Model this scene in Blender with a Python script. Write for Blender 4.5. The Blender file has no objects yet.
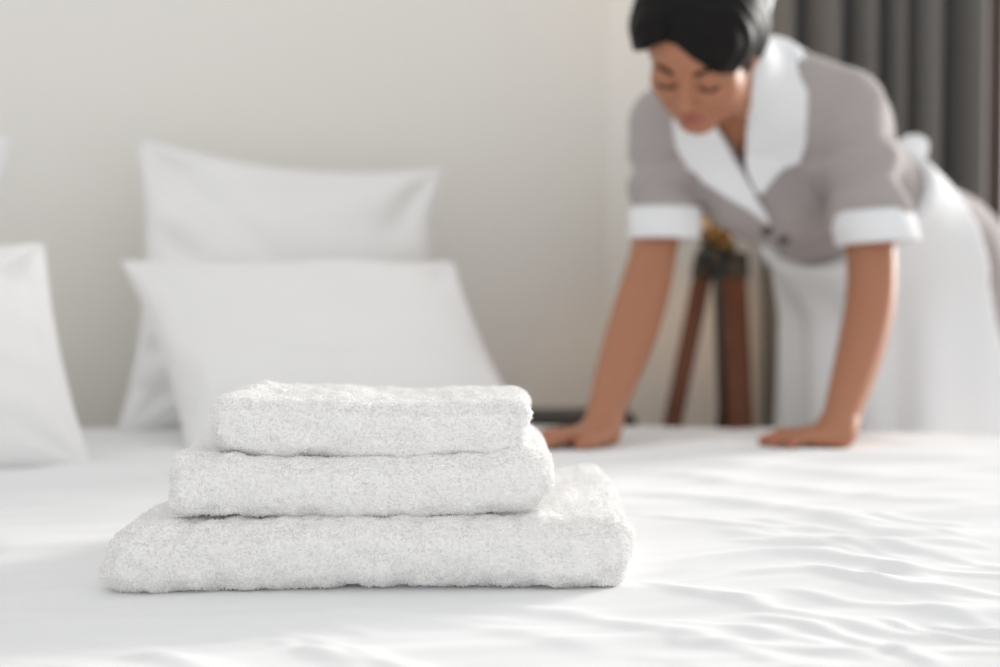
import bpy, math
import numpy as np
from mathutils import Vector, Matrix

rng = np.random.default_rng(7)
SC = bpy.context.scene
COL = SC.collection

# ------------------------------------------------------------------ camera
FPX = 50.0 / 36.0 * 1000.0
BED = 0.55
CAM = np.array([0.0, 0.0, BED + 0.248])
PITCH = math.atan(45.5 / FPX)
cam_d = bpy.data.cameras.new('camera')
cam_d.lens = 50.0
cam_d.sensor_width = 36.0
cam_d.clip_start = 0.02
cam_d.dof.use_dof = True
cam_d.dof.focus_distance = 1.17
cam_d.dof.aperture_fstop = 2.6
cam = bpy.data.objects.new('camera', cam_d)
cam.location = CAM
cam.rotation_euler = (math.pi / 2 - PITCH, 0, 0)
COL.objects.link(cam)
SC.camera = cam

# ------------------------------------------------------------------ light
w = bpy.data.worlds.new('world')
SC.world = w
w.use_nodes = True
w.node_tree.nodes['Background'].inputs[0].default_value = (0.995, 0.99, 0.985, 1)
w.node_tree.nodes['Background'].inputs[1].default_value = 0.88
sun_d = bpy.data.lights.new('sun', 'SUN')
sun_d.energy = 5.0
sun_d.angle = math.radians(22)
sun_d.color = (1.0, 0.965, 0.92)
sun = bpy.data.objects.new('sun', sun_d)
sun.rotation_euler = Vector((0.80, 0.55, 0.225)).to_track_quat('Z', 'Y').to_euler()
COL.objects.link(sun)
SC.cycles.diffuse_bounces = 8
SC.cycles.max_bounces = 14
SC.view_settings.view_transform = 'Standard'
SC.view_settings.look = 'None'
SC.view_settings.gamma = 1.0
SC.view_settings.use_curve_mapping = False
SC.view_settings.exposure = 0.0


# ------------------------------------------------------------------ helpers
def P(x, y, d):
    """point that stands at depth d (world Y) and shows at pixel x, y"""
    rx, ry, rz = (x - 500) / FPX, (333.5 - y) / FPX, -1.0
    c, s = math.cos(PITCH), math.sin(PITCH)
    wy = c * 1.0 + s * ry          # forward
    wz = c * ry - s * 1.0
    k = d / wy
    return np.array([rx * k, d, CAM[2] + wz * k])


def nrm(v):
    v = np.asarray(v, float)
    return v / np.linalg.norm(v)


def mat(name, col, rough=0.8, bump=None, spec=0.3, sheen=0.0, col2=None, cscale=8.0, extra=None, sss=0.0, coat=0.0):
    m = bpy.data.materials.new(name)
    m.use_nodes = True
    nt = m.node_tree
    b = nt.nodes['Principled BSDF']
    b.inputs['Base Color'].default_value = (*col, 1)
    b.inputs['Roughness'].default_value = rough
    b.inputs['Specular IOR Level'].default_value = spec
    if sheen:
        b.inputs['Sheen Weight'].default_value = sheen
    if sss:
        b.inputs['Subsurface Weight'].default_value = sss
        b.inputs['Subsurface Radius'].default_value = (0.012, 0.005, 0.003)
        b.inputs['Subsurface Scale'].default_value = 1.0
    tc = nt.nodes.new('ShaderNodeTexCoord')
    if col2:
        n = nt.nodes.new('ShaderNodeTexNoise')
        n.inputs['Scale'].default_value = cscale
        n.inputs['Detail'].default_value = 4
        nt.links.new(tc.outputs['Object'], n.inputs['Vector'])
        r = nt.nodes.new('ShaderNodeValToRGB')
        r.color_ramp.elements[0].position = 0.35
        r.color_ramp.elements[1].position = 0.65
        r.color_ramp.elements[0].color = (*col, 1)
        r.color_ramp.elements[1].color = (*col2, 1)
        nt.links.new(n.outputs['Fac'], r.inputs['Fac'])
        nt.links.new(r.outputs['Color'], b.inputs['Base Color'])
    if bump:
        scale, strength, dist = bump[:3]
        n = nt.nodes.new('ShaderNodeTexNoise')
        n.inputs['Scale'].default_value = scale
        n.inputs['Detail'].default_value = 3
        if len(bump) > 3:
            mp = nt.nodes.new('ShaderNodeMapping')
            mp.inputs['Scale'].default_value = bump[3]
            nt.links.new(tc.outputs['Object'], mp.inputs['Vector'])
            nt.links.new(mp.outputs['Vector'], n.inputs['Vector'])
        else:
            nt.links.new(tc.outputs['Object'], n.inputs['Vector'])
        bp = nt.nodes.new('ShaderNodeBump')
        bp.inputs['Strength'].default_value = strength
        bp.inputs['Distance'].default_value = dist
        nt.links.new(n.outputs['Fac'], bp.inputs['Height'])
        nt.links.new(bp.outputs['Normal'], b.inputs['Normal'])
    return m


def mesh_np(name, v, quads=None, tris=None, smooth=True):
    me = bpy.data.meshes.new(name)
    v = np.ascontiguousarray(v, np.float32)
    loops, starts, n = [], [], 0
    if quads is not None and len(quads):
        q = np.asarray(quads, np.int32)
        loops.append(q.ravel())
        starts.append(np.arange(len(q), dtype=np.int32) * 4)
        n += q.size
    if tris is not None and len(tris):
        t = np.asarray(tris, np.int32)
        loops.append(t.ravel())
        starts.append(np.arange(len(t), dtype=np.int32) * 3 + n)
    loops = np.concatenate(loops)
    starts = np.concatenate(starts)
    me.vertices.add(len(v))
    me.vertices.foreach_set('co', v.ravel())
    me.loops.add(len(loops))
    me.loops.foreach_set('vertex_index', loops)
    me.polygons.add(len(starts))
    me.polygons.foreach_set('loop_start', starts)
    me.polygons.foreach_set('use_smooth', np.full(len(starts), smooth))
    me.update(calc_edges=True)
    me.validate()
    return me


def link(name, me, m, parent=None):
    o = bpy.data.objects.new(name, me)
    if m is not None:
        me.materials.append(m)
    COL.objects.link(o)
    if parent is not None:
        o.parent = parent
        o.matrix_parent_inverse = parent.matrix_basis.inverted()
    return o


def empty(name, loc):
    o = bpy.data.objects.new(name, None)
    o.location = [float(t) for t in loc]
    o.empty_display_size = 0.05
    COL.objects.link(o)
    return o


def tag(o, label, cat, group=None):
    o['label'] = label
    o['category'] = cat
    if group:
        o['group'] = group
    return o


def struct(o, label=None):
    o['kind'] = 'structure'
    if label:
        o['label'] = label
    return o


def wob(p, scale, seed=0, n=10):
    """cheap smooth noise, about -1..1, of an (N,3) or (N,2) array"""
    r = np.random.default_rng(seed)
    p = np.asarray(p, np.float32)
    k = r.normal(size=(n, p.shape[-1])) * scale
    ph = r.uniform(0, 6.283, n)
    s = 0
    for i in range(n):
        s = s + np.sin(p @ k[i] + ph[i])
    return s / math.sqrt(n)


def tube(path, rad, seg=12, closed_ends=True):
    """round tube along a path of points; rad is one value or one per point"""
    path = np.asarray(path, float)
    n = len(path)
    rad = np.broadcast_to(np.asarray(rad, float), (n,))
    tg = np.gradient(path, axis=0)
    tg /= np.linalg.norm(tg, axis=1)[:, None]
    up = np.array([0, 0, 1.0]) if abs(tg[0][2]) < 0.9 else np.array([1.0, 0, 0])
    vs = []
    u = nrm(np.cross(tg[0], up))
    for i in range(n):
        u = nrm(u - tg[i] * np.dot(u, tg[i]))
        b = np.cross(tg[i], u)
        a = np.arange(seg) / seg * 2 * math.pi
        vs.append(path[i] + rad[i] * (np.cos(a)[:, None] * u + np.sin(a)[:, None] * b))
    v = np.concatenate(vs)
    q = []
    for i in range(n - 1):
        for j in range(seg):
            q.append((i * seg + j, i * seg + (j + 1) % seg, (i + 1) * seg + (j + 1) % seg, (i + 1) * seg + j))
    t = []
    if closed_ends:
        v = np.vstack([v, path[0], path[-1]])
        c0, c1 = len(v) - 2, len(v) - 1
        for j in range(seg):
            t.append((c0, (j + 1) % seg, j))
            t.append((c1, (n - 1) * seg + j, (n - 1) * seg + (j + 1) % seg))
    return v, q, t


def bar(a, b, wx, wy, side, taper=1.0, bev=0.15):
    """bevelled rectangular bar from a to b; side = direction of its wx width"""
    a, b = np.asarray(a, float), np.asarray(b, float)
    ax = nrm(b - a)
    s = nrm(np.asarray(side, float) - ax * np.dot(side, ax))
    o = np.cross(ax, s)
    c = min(wx, wy) * bev
    prof = []
    for sx, sy in ((1, 1), (-1, 1), (-1, -1), (1, -1)):
        pts = [(sx * (wx / 2 - c), sy * wy / 2), (sx * wx / 2, sy * (wy / 2 - c))]
        if sx * sy > 0:
            pts = pts[::-1]
        prof += pts
    prof = np.array(prof)
    rings = []
    for p, k in ((a, 1 - 2 * c / wx), (a + ax * c, 1), (b - ax * c, taper), (b, taper * (1 - 2 * c / wx))):
        rings.append(p + prof[:, :1] * k * s + prof[:, 1:] * k * o)
    v = np.concatenate(rings)
    n = len(prof)
    q = [(i * n + j, i * n + (j + 1) % n, (i + 1) * n + (j + 1) % n, (i + 1) * n + j) for i in range(3) for j in range(n)]
    v = np.vstack([v, a, b])
    t = [(len(v) - 2, (j + 1) % n, j) for j in range(n)] + [(len(v) - 1, 3 * n + j, 3 * n + (j + 1) % n) for j in range(n)]
    return v, q, t


def lathe(profile, c, axis=(0, 0, 1), seg=32, side=None):
    """surface of revolution: profile = [(r, h)...]"""
    ax = nrm(axis)
    u = nrm(np.cross(ax, (0.3, 1, 0.2))) if side is None else nrm(np.asarray(side) - ax * np.dot(side, ax))
    b = np.cross(ax, u)
    a = np.arange(seg) / seg * 2 * math.pi
    ring = np.cos(a)[:, None] * u + np.sin(a)[:, None] * b
    v = np.concatenate([np.asarray(c) + r * ring + h * ax for r, h in profile])
    n = len(profile)
    q = [(i * seg + j, i * seg + (j + 1) % seg, (i + 1) * seg + (j + 1) % seg, (i + 1) * seg + j) for i in range(n - 1) for j in range(seg)]
    return v, q, []


# ---- implicit surfaces: fields of signed distance, meshed by surface nets
def smin(a, b, k):
    h = np.maximum(k - np.abs(a - b), 0) / k
    return np.minimum(a, b) - h * h * (k * 0.25)


class Field:
    def __init__(self, lo, hi, h):
        self.lo = np.asarray(lo, np.float32)
        self.h = h
        self.n = np.ceil((np.asarray(hi) - self.lo) / h).astype(int) + 1
        self.a = np.full(self.n, 0.1, np.float32)

    def box(self, lo, hi):
        i0 = np.clip(np.floor((np.asarray(lo) - self.lo) / self.h).astype(int), 0, self.n)
        i1 = np.clip(np.ceil((np.asarray(hi) - self.lo) / self.h).astype(int) + 1, 0, self.n)
        sl = tuple(slice(a, b) for a, b in zip(i0, i1))
        g = [(self.lo[k] + self.h * np.arange(i0[k], i1[k], dtype=np.float32)) for k in range(3)]
        return sl, g[0][:, None, None], g[1][None, :, None], g[2][None, None, :]

    def put(self, lo, hi, fn, k=0.01, op='add'):
        sl, X, Y, Z = self.box(lo, hi)
        if min(self.a[sl].shape) == 0:
            return
        d = fn(X, Y, Z)
        if op == 'add':
            self.a[sl] = smin(self.a[sl], d, k)
        elif op == 'sub':
            self.a[sl] = -smin(-self.a[sl], d, k)
        else:
            self.a[sl] = -smin(-self.a[sl], -d, k)

    def all(self, fn, k=0.002, op='int'):
        hi = self.lo + self.h * self.n
        self.put(self.lo, hi, fn, k, op)

    def ell(self, c, ax, r, k=0.01, op='add'):
        """ellipsoid, ax = three unit axes as rows"""
        c = np.asarray(c, np.float32)
        ax = np.asarray(ax, np.float32)
        m = max(r) + 0.035

        def f(X, Y, Z):
            x, y, z = X - c[0], Y - c[1], Z - c[2]
            k0 = k1 = 0
            for i in range(3):
                u = ax[i, 0] * x + ax[i, 1] * y + ax[i, 2] * z
                k0 = k0 + (u / r[i]) ** 2
                k1 = k1 + (u / r[i] ** 2) ** 2
            k0 = np.sqrt(k0)
            return k0 * (k0 - 1) / np.sqrt(k1 + 1e-9)
        self.put(c - m, c + m, f, k, op)

    def limb(self, a, b, ra, rb, k=0.01, op='add'):
        a, b = np.asarray(a, np.float32), np.asarray(b, np.float32)
        m = max(ra, rb) + 0.035
        ab = b - a
        L2 = float(ab @ ab)

        def f(X, Y, Z):
            x, y, z = X - a[0], Y - a[1], Z - a[2]
            t = np.clip((x * ab[0] + y * ab[1] + z * ab[2]) / L2, 0, 1)
            return np.sqrt((x - t * ab[0]) ** 2 + (y - t * ab[1]) ** 2 + (z - t * ab[2]) ** 2) - (ra + (rb - ra) * t)
        self.put(np.minimum(a, b) - m, np.maximum(a, b) + m, f, k, op)

    def chain(self, pts, rad, k=0.01):
        for i in range(len(pts) - 1):
            self.limb(pts[i], pts[i + 1], rad[i], rad[i + 1], k)

    def eseg(self, a, b, La, Lb, ra, rb, k=0.03, op='add'):
        """elliptic trunk segment; La, Lb lateral axes, ra, rb = (half width, half depth)"""
        a, b = np.asarray(a, np.float32), np.asarray(b, np.float32)
        ab = b - a
        L2 = float(ab @ ab)
        T = ab / math.sqrt(L2)
        La = nrm(La - T * np.dot(La, T)).astype(np.float32)
        Lb = nrm(Lb - T * np.dot(Lb, T)).astype(np.float32)
        m = max(*ra, *rb) + 0.04

        def f(X, Y, Z):
            x, y, z = X - a[0], Y - a[1], Z - a[2]
            t = np.clip((x * ab[0] + y * ab[1] + z * ab[2]) / L2, 0, 1)
            x, y, z = x - t * ab[0], y - t * ab[1], z - t * ab[2]
            lx, ly, lz = [La[i] + (Lb[i] - La[i]) * t for i in range(3)]
            u = x * lx + y * ly + z * lz
            r2 = x * x + y * y + z * z
            wa = ra[0] + (rb[0] - ra[0]) * t
            wb = ra[1] + (rb[1] - ra[1]) * t
            q = np.sqrt((u / wa) ** 2 + np.maximum(r2 - u * u, 0) / wb ** 2)
            k1 = np.sqrt((u / wa ** 2) ** 2 + np.maximum(r2 - u * u, 0) / wb ** 4) + 1e-6
            return q * (q - 1) / k1
        self.put(np.minimum(a, b) - m, np.maximum(a, b) + m, f, k, op)

    def mesh(self, smooth=1):
        a = self.a
        ins = a < 0
        c = np.zeros(np.array(a.shape) - 1, np.int8)
        for dx in (0, 1):
            for dy in (0, 1):
                for dz in (0, 1):
                    c += ins[dx:a.shape[0] - 1 + dx, dy:a.shape[1] - 1 + dy, dz:a.shape[2] - 1 + dz]
        I, J, K = np.nonzero((c > 0) & (c < 8))
        idx = np.full(c.shape, -1, np.int32)
        idx[I, J, K] = np.arange(len(I))
        cor = [(x, y, z) for x in (0, 1) for y in (0, 1) for z in (0, 1)]
        val = np.stack([a[I + x, J + y, K + z] for x, y, z in cor], 1)
        acc = np.zeros((len(I), 3), np.float32)
        cnt = np.zeros(len(I), np.float32)
        for i in range(8):
            for j in range(i + 1, 8):
                if sum(abs(p - q) for p, q in zip(cor[i], cor[j])) != 1:
                    continue
                va, vb = val[:, i], val[:, j]
                msk = (va < 0) != (vb < 0)
                t = np.where(msk, va / np.where(msk, va - vb, 1), 0)
                pa, pb = np.array(cor[i], np.float32), np.array(cor[j], np.float32)
                acc += msk[:, None] * (pa + t[:, None] * (pb - pa))
                cnt += msk
        v = (np.stack([I, J, K], 1) + acc / cnt[:, None]) * self.h + self.lo
        quads = []
        for ax in range(3):
            s0 = [slice(None)] * 3
            s1 = [slice(None)] * 3
            s0[ax], s1[ax] = slice(0, -1), slice(1, None)
            A, B = ins[tuple(s0)], ins[tuple(s1)]
            e = np.stack(np.nonzero(A != B), 1)
            o1, o2 = (ax + 1) % 3, (ax + 2) % 3
            ok = (e[:, o1] > 0) & (e[:, o2] > 0) & (e[:, o1] < a.shape[o1] - 1) & (e[:, o2] < a.shape[o2] - 1)
            e = e[ok]
            flip = ~A[tuple(e.T)]
            d1 = np.zeros(3, int)
            d1[o1] = 1
            d2 = np.zeros(3, int)
            d2[o2] = 1
            g = [idx[tuple((e - s).T)] for s in (d1 * 0, d1, d1 + d2, d2)]
            q = np.stack(g, 1)
            q[flip] = q[flip][:, ::-1]
            quads.append(q)
        q = np.concatenate(quads)
        q = q[(q >= 0).all(1)]
        for _ in range(smooth):
            s = np.zeros_like(v)
            n = np.zeros(len(v), np.float32)
            for i in range(4):
                a0, b0 = q[:, i], q[:, (i + 1) % 4]
                for k in range(3):
                    s[:, k] += np.bincount(a0, v[b0, k], len(v)) + np.bincount(b0, v[a0, k], len(v))
                n += np.bincount(a0, minlength=len(v)) + np.bincount(b0, minlength=len(v))
            v = v + 0.5 * (s / np.maximum(n, 1)[:, None] - v)
        return v, q


def normals(v, q):
    fn = np.cross(v[q[:, 2]] - v[q[:, 0]], v[q[:, 3]] - v[q[:, 1]])
    s = np.zeros_like(v)
    for i in range(4):
        for k in range(3):
            s[:, k] += np.bincount(q[:, i], fn[:, k], len(v))
    return s / (np.linalg.norm(s, axis=1)[:, None] + 1e-12)


def poly_sd(px, py, poly):
    """signed distance to a 2-D polygon, negative inside"""
    poly = np.asarray(poly, np.float32)
    d = np.full(np.broadcast(px, py).shape, 1e9, np.float32)
    s = np.ones(d.shape, bool)
    n = len(poly)
    for i in range(n):
        a, b = poly[i], poly[i - 1]
        ex, ey = b - a
        wx, wy = px - a[0], py - a[1]
        t = np.clip((wx * ex + wy * ey) / (ex * ex + ey * ey), 0, 1)
        d = np.minimum(d, (wx - ex * t) ** 2 + (wy - ey * t) ** 2)
        c1, c2, c3 = py >= a[1], py < b[1], ex * wy > ey * wx
        fl = (c1 & c2 & c3) | (~c1 & ~c2 & ~c3)
        s ^= fl
    return np.where(s, 1, -1) * np.sqrt(d)


# ------------------------------------------------------------------ materials
M_wall = mat('wall_paint', (0.87, 0.855, 0.815), 0.9, (60, 0.08, 0.002))
M_floor = mat('wood_floor', (0.30, 0.19, 0.11), 0.5, (20, 0.2, 0.002, (1, 12, 1)), col2=(0.38, 0.25, 0.15))
M_duvet = mat('white_cotton', (0.83, 0.84, 0.85), 0.85, (900, 0.12, 0.0006), sheen=0.1)
M_pillow = mat('pillow_cotton', (0.85, 0.85, 0.845), 0.85, (700, 0.1, 0.0006), sheen=0.1)
M_towel = mat('terry_core', (0.96, 0.958, 0.955), 0.95, (350, 0.5, 0.002))
M_pile = mat('terry_pile', (0.955, 0.952, 0.948), 0.9)
_n = M_pile.node_tree
_m = _n.nodes.new('ShaderNodeMixShader')
_t = _n.nodes.new('ShaderNodeBsdfTranslucent')
_t.inputs[0].default_value = (0.955, 0.952, 0.948, 1)
_m.inputs[0].default_value = 0.3
_n.links.new(_n.nodes['Principled BSDF'].outputs[0], _m.inputs[1])
_n.links.new(_t.outputs[0], _m.inputs[2])
_n.links.new(_m.outputs[0], _n.nodes['Material Output'].inputs[0])
M_matt = mat('mattress_cloth', (0.8, 0.79, 0.77), 0.9, (300, 0.1, 0.001))
M_frame = mat('dark_oak', (0.09, 0.06, 0.045), 0.5, (30, 0.2, 0.002, (1, 10, 10)), col2=(0.12, 0.08, 0.055))
M_black = mat('dark_table', (0.035, 0.03, 0.028), 0.5, (80, 0.1, 0.001))
M_curtain = mat('grey_curtain', (0.165, 0.158, 0.150), 0.95, (500, 0.3, 0.001), sheen=0.2)
M_skin = mat('skin', (0.41, 0.178, 0.100), 0.45, (300, 0.05, 0.0005), spec=0.4, sss=0.05)
M_lip = mat('lips', (0.36, 0.12, 0.09), 0.4)
M_hair = mat('black_hair', (0.006, 0.005, 0.005), 0.5, (40, 0.4, 0.003, (1, 6, 6)), spec=0.15)
M_bun = mat('lit_brown_hair', (0.10, 0.05, 0.035), 0.4, (60, 0.4, 0.003), spec=0.5)  # same hair as it looks lit: the light's brown put into the colour
M_dress = mat('grey_dress', (0.40, 0.365, 0.36), 0.9, (700, 0.2, 0.0008), sheen=0.15)
M_white = mat('white_trim', (0.83, 0.85, 0.87), 0.85, (600, 0.12, 0.0006), sheen=0.1)
M_button = mat('grey_button', (0.12, 0.11, 0.11), 0.4)
M_nail = mat('red_nail', (0.50, 0.13, 0.10), 0.25, spec=0.5)
M_wood = mat('red_brown_wood', (0.14, 0.048, 0.024), 0.4, (25, 0.2, 0.001, (8, 8, 1)), col2=(0.19, 0.07, 0.035), cscale=14)
M_metal = mat('dark_metal', (0.03, 0.028, 0.026), 0.35, spec=0.6)
M_brass = mat('brass', (0.22, 0.16, 0.09), 0.45)
M_brass.node_tree.nodes['Principled BSDF'].inputs['Metallic'].default_value = 0.8
M_shade = mat('warm_shade', (0.75, 0.56, 0.28), 0.9)
M_shade.node_tree.nodes['Principled BSDF'].inputs['Transmission Weight'].default_value = 0.0
M_winframe = mat('window_wood', (0.09, 0.06, 0.05), 0.5)
M_bulb = bpy.data.materials.new('lit_bulb')
M_bulb.use_nodes = True
_b = M_bulb.node_tree.nodes['Principled BSDF']
_b.inputs['Emission Color'].default_value = (1, 0.66, 0.3, 1)
_b.inputs['Emission Strength'].default_value = 28
M_glass = bpy.data.materials.new('pane_glass')
M_glass.use_nodes = True
_n = M_glass.node_tree
_n.nodes.clear()
_o = _n.nodes.new('ShaderNodeOutputMaterial')
_m = _n.nodes.new('ShaderNodeMixShader')
_t = _n.nodes.new('ShaderNodeBsdfTransparent')
_g = _n.nodes.new('ShaderNodeBsdfGlossy')
_g.inputs['Roughness'].default_value = 0.02
_m.inputs[0].default_value = 0.03
_n.links.new(_t.outputs[0], _m.inputs[1])
_n.links.new(_g.outputs[0], _m.inputs[2])
_n.links.new(_m.outputs[0], _o.inputs[0])

# ------------------------------------------------------------------ room shell
CX, CY, SL = 0.25, 3.22, 0.44         # the corner and the slope of the headboard wall


def ywall(x):
    return CY + SL * (x - CX)


def prism(name, outline, z0, z1, m, parent=None):
    n = len(outline)
    o = np.asarray(outline, float)
    v = np.vstack([np.c_[o, np.full(n, z0)], np.c_[o, np.full(n, z1)]])
    q = [(i, (i + 1) % n, n + (i + 1) % n, n + i) for i in range(n)]
    me = bpy.data.meshes.new(name)
    me.from_pydata(v.tolist(), [], q + [tuple(range(n))[::-1], tuple(range(n, 2 * n))])
    import bmesh
    bm = bmesh.new()
    bm.from_mesh(me)
    bmesh.ops.recalc_face_normals(bm, faces=bm.faces)
    bm.to_mesh(me)
    bm.free()
    return link(name, me, m, parent)


def boxes(name, lst, m, parent=None):
    vs, qs = [], []
    for (a, b) in lst:
        k = sum(len(t) for t in vs)
        x0, y0, z0 = a
        x1, y1, z1 = b
        vs.append(np.array([(x, y, z) for x in (x0, x1) for y in (y0, y1) for z in (z0, z1)], float))
        qs += [tuple(k + i for i in f) for f in ((0, 1, 3, 2), (4, 6, 7, 5), (0, 4, 5, 1), (2, 3, 7, 6), (0, 2, 6, 4), (1, 5, 7, 3))]
    return link(name, mesh_np(name, np.concatenate(vs), qs, smooth=False), m, parent)


WR = 4.2
fl = prism('floor', [(-2.6, -0.6), (WR, -0.6), (WR, CY + 0.02), (CX, CY + 0.02), (-2.6, ywall(-2.6) + 0.02)], -0.06, 0.0, M_floor)
struct(fl)
wb = prism('wall_back', [(-2.6, ywall(-2.6)), (CX, CY), (CX, CY + 0.12), (-2.6, ywall(-2.6) + 0.12)], 0, 2.7, M_wall)
struct(wb)
WX0, WX1, WZ0, WZ1 = 1.115, 3.7, 0.25, 2.62
ww = boxes('wall_right', [((CX, CY, 0), (WX0, CY + 0.12, 2.7)), ((WX1, CY, 0), (WR, CY + 0.12, 2.7)),
                          ((WX0, CY, 0), (WX1, CY + 0.12, WZ0)), ((WX0, CY, WZ1), (WX1, CY + 0.12, 2.7))], M_wall)
struct(ww)
wx = (WX0 + WX1) / 2
win = boxes('window_1', [((WX0, CY + 0.03, WZ0), (WX0 + 0.06, CY + 0.09, WZ1)), ((WX1 - 0.06, CY + 0.03, WZ0), (WX1, CY + 0.09, WZ1)),
                         ((WX0, CY + 0.03, WZ0), (WX1, CY + 0.09, WZ0 + 0.06)), ((WX0, CY + 0.03, WZ1 - 0.06), (WX1, CY + 0.09, WZ1)),
                         ((wx - 0.03, CY + 0.03, WZ0), (wx + 0.03, CY + 0.09, WZ1))], M_winframe)
struct(win)
for a, b in ((WX0 + 0.06, wx - 0.03), (wx + 0.03, WX1 - 0.06)):
    boxes('pane', [((a, CY + 0.055, WZ0 + 0.06), (b, CY + 0.06, WZ1 - 0.06))], M_glass, win)

# ------------------------------------------------------------------ bed
EX = np.array([-1.6, -1.2, -0.75, -0.4, 0.0, 0.2, 0.36, 0.55, 0.83, 1.1, 1.5])
EY = np.array([2.12, 2.33, 2.50, 2.60, 2.62, 2.57, 2.53, 2.47, 2.31, 2.20, 2.05])


def yedge(x):
    d = 0.08
    return sum(np.interp(x + k * d, EX, EY) for k in (-2, -1, 0, 1, 2)) / 5


BX0, BX1, BY0 = -1.45, 1.36, 0.12
bed = empty('bed', (0, 1.2, 0))
tag(bed, 'low wide bed standing under the white duvet and pillows', 'bed')
xs = np.linspace(BX0 + 0.05, BX1 - 0.05, 24)
out = [(BX0 + 0.05, BY0 + 0.06), (BX1 - 0.05, BY0 + 0.06)] + [(x, float(yedge(x)) - 0.075) for x in xs[::-1]]
prism('mattress', out, 0.26, 0.50, M_matt, bed)
xs2 = np.linspace(BX0 + 0.07, BX1 - 0.07, 24)
out2 = [(BX0 + 0.07, BY0 + 0.08), (BX1 - 0.07, BY0 + 0.08)] + [(x, float(yedge(x)) - 0.095) for x in xs2[::-1]]
prism('bed_frame', out2, 0.14, 0.262, M_frame, bed)
for x, y in ((BX0 + 0.2, 0.35), (BX1 - 0.2, 0.35), (BX0 + 0.2, 1.9), (BX1 - 0.2, 1.8)):
    v, q, t = bar((x, y, 0.0), (x, y, 0.145), 0.07, 0.07, (1, 0, 0))
    link('leg', mesh_np('leg', v, q, t, False), M_frame, bed)


def on_bed(px, py):
    """bed-plane point seen at a pixel"""
    a = P(px, py, 1.0) - CAM
    k = (BED - CAM[2]) / a[2]
    p = CAM + a * k
    return p[:2]


# long folds of the duvet: (pixel path on the bed plane, width m, height m, asymmetry)
FOLDS = [
    ([(604, 495), (690, 503), (770, 512), (840, 526), (895, 541), (1010, 538)], 0.030, 0.012),
    ([(632, 580), (700, 563), (760, 556), (830, 558), (890, 568), (950, 585)], 0.014, 0.011),
    ([(648, 584), (735, 572), (820, 570), (895, 587), (1010, 596)], 0.013, 0.010),
    ([(632, 583), (720, 590), (800, 611), (900, 628), (1010, 640)], 0.012, 0.008),
    ([(735, 605), (830, 626), (900, 648), (950, 672)], 0.010, 0.008),
    ([(770, 585), (850, 600), (930, 607), (1010, 622)], 0.010, 0.006),
    ([(640, 455), (720, 462), (800, 472), (900, 478), (1010, 476)], 0.05, 0.012),
    ([(620, 470), (700, 478), (800, 492), (900, 505), (1010, 506)], 0.035, 0.011),
    ([(700, 440), (800, 455), (900, 458), (1010, 455)], 0.05, 0.010),
    ([(610, 445), (690, 446), (760, 452)], 0.05, 0.010),
    ([(700, 530), (790, 545), (870, 552), (1010, 560)], 0.018, 0.007),
    ([(205, 600), (290, 622), (360, 645), (430, 668)], 0.010, 0.006),
    ([(300, 600), (400, 606), (520, 622), (640, 650)], 0.02, 0.006),
    ([(420, 598), (560, 604), (700, 630), (830, 672)], 0.014, 0.007),
    ([(-20, 492), (60, 500), (110, 505), (170, 498)], 0.035, 0.009),
    ([(-20, 545), (60, 540), (100, 548)], 0.03, 0.007),
    ([(-20, 590), (60, 612), (140, 640), (200, 670)], 0.02, 0.006),
    ([(30, 470), (110, 468), (200, 462)], 0.05, 0.008),
]
fr_ = np.random.default_rng(21)
for _ in range(34):
    x0, y0 = fr_.uniform(620, 980), fr_.uniform(515, 665)
    ln, sl_, bw = fr_.uniform(90, 240), fr_.uniform(-0.02, 0.22), fr_.uniform(-8, 8)
    FOLDS.append(([(x0 + ln * t, y0 + ln * sl_ * t + bw * math.sin(t * 3.1)) for t in (0, 0.25, 0.5, 0.75, 1)], fr_.uniform(0.006, 0.012), fr_.uniform(0.003, 0.007)))
for _ in range(14):
    x0, y0 = fr_.uniform(-40, 500), fr_.uniform(600, 668)
    ln, sl_, bw = fr_.uniform(80, 220), fr_.uniform(0.0, 0.30), fr_.uniform(-6, 6)
    FOLDS.append(([(x0 + ln * t, y0 + ln * sl_ * t + bw * math.sin(t * 3.1)) for t in (0, 0.25, 0.5, 0.75, 1)], fr_.uniform(0.006, 0.012), fr_.uniform(0.002, 0.005)))
nx, ny, nr = 640, 520, 26
gx = np.linspace(BX0, BX1, nx)
gv = np.linspace(0, 1, ny) ** 1.15
X, V = np.meshgrid(gx, gv, indexing='ij')
Y = BY0 + V * (yedge(X) - BY0)
H = np.zeros_like(X)
pts2 = np.stack([X, Y], -1)
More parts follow.
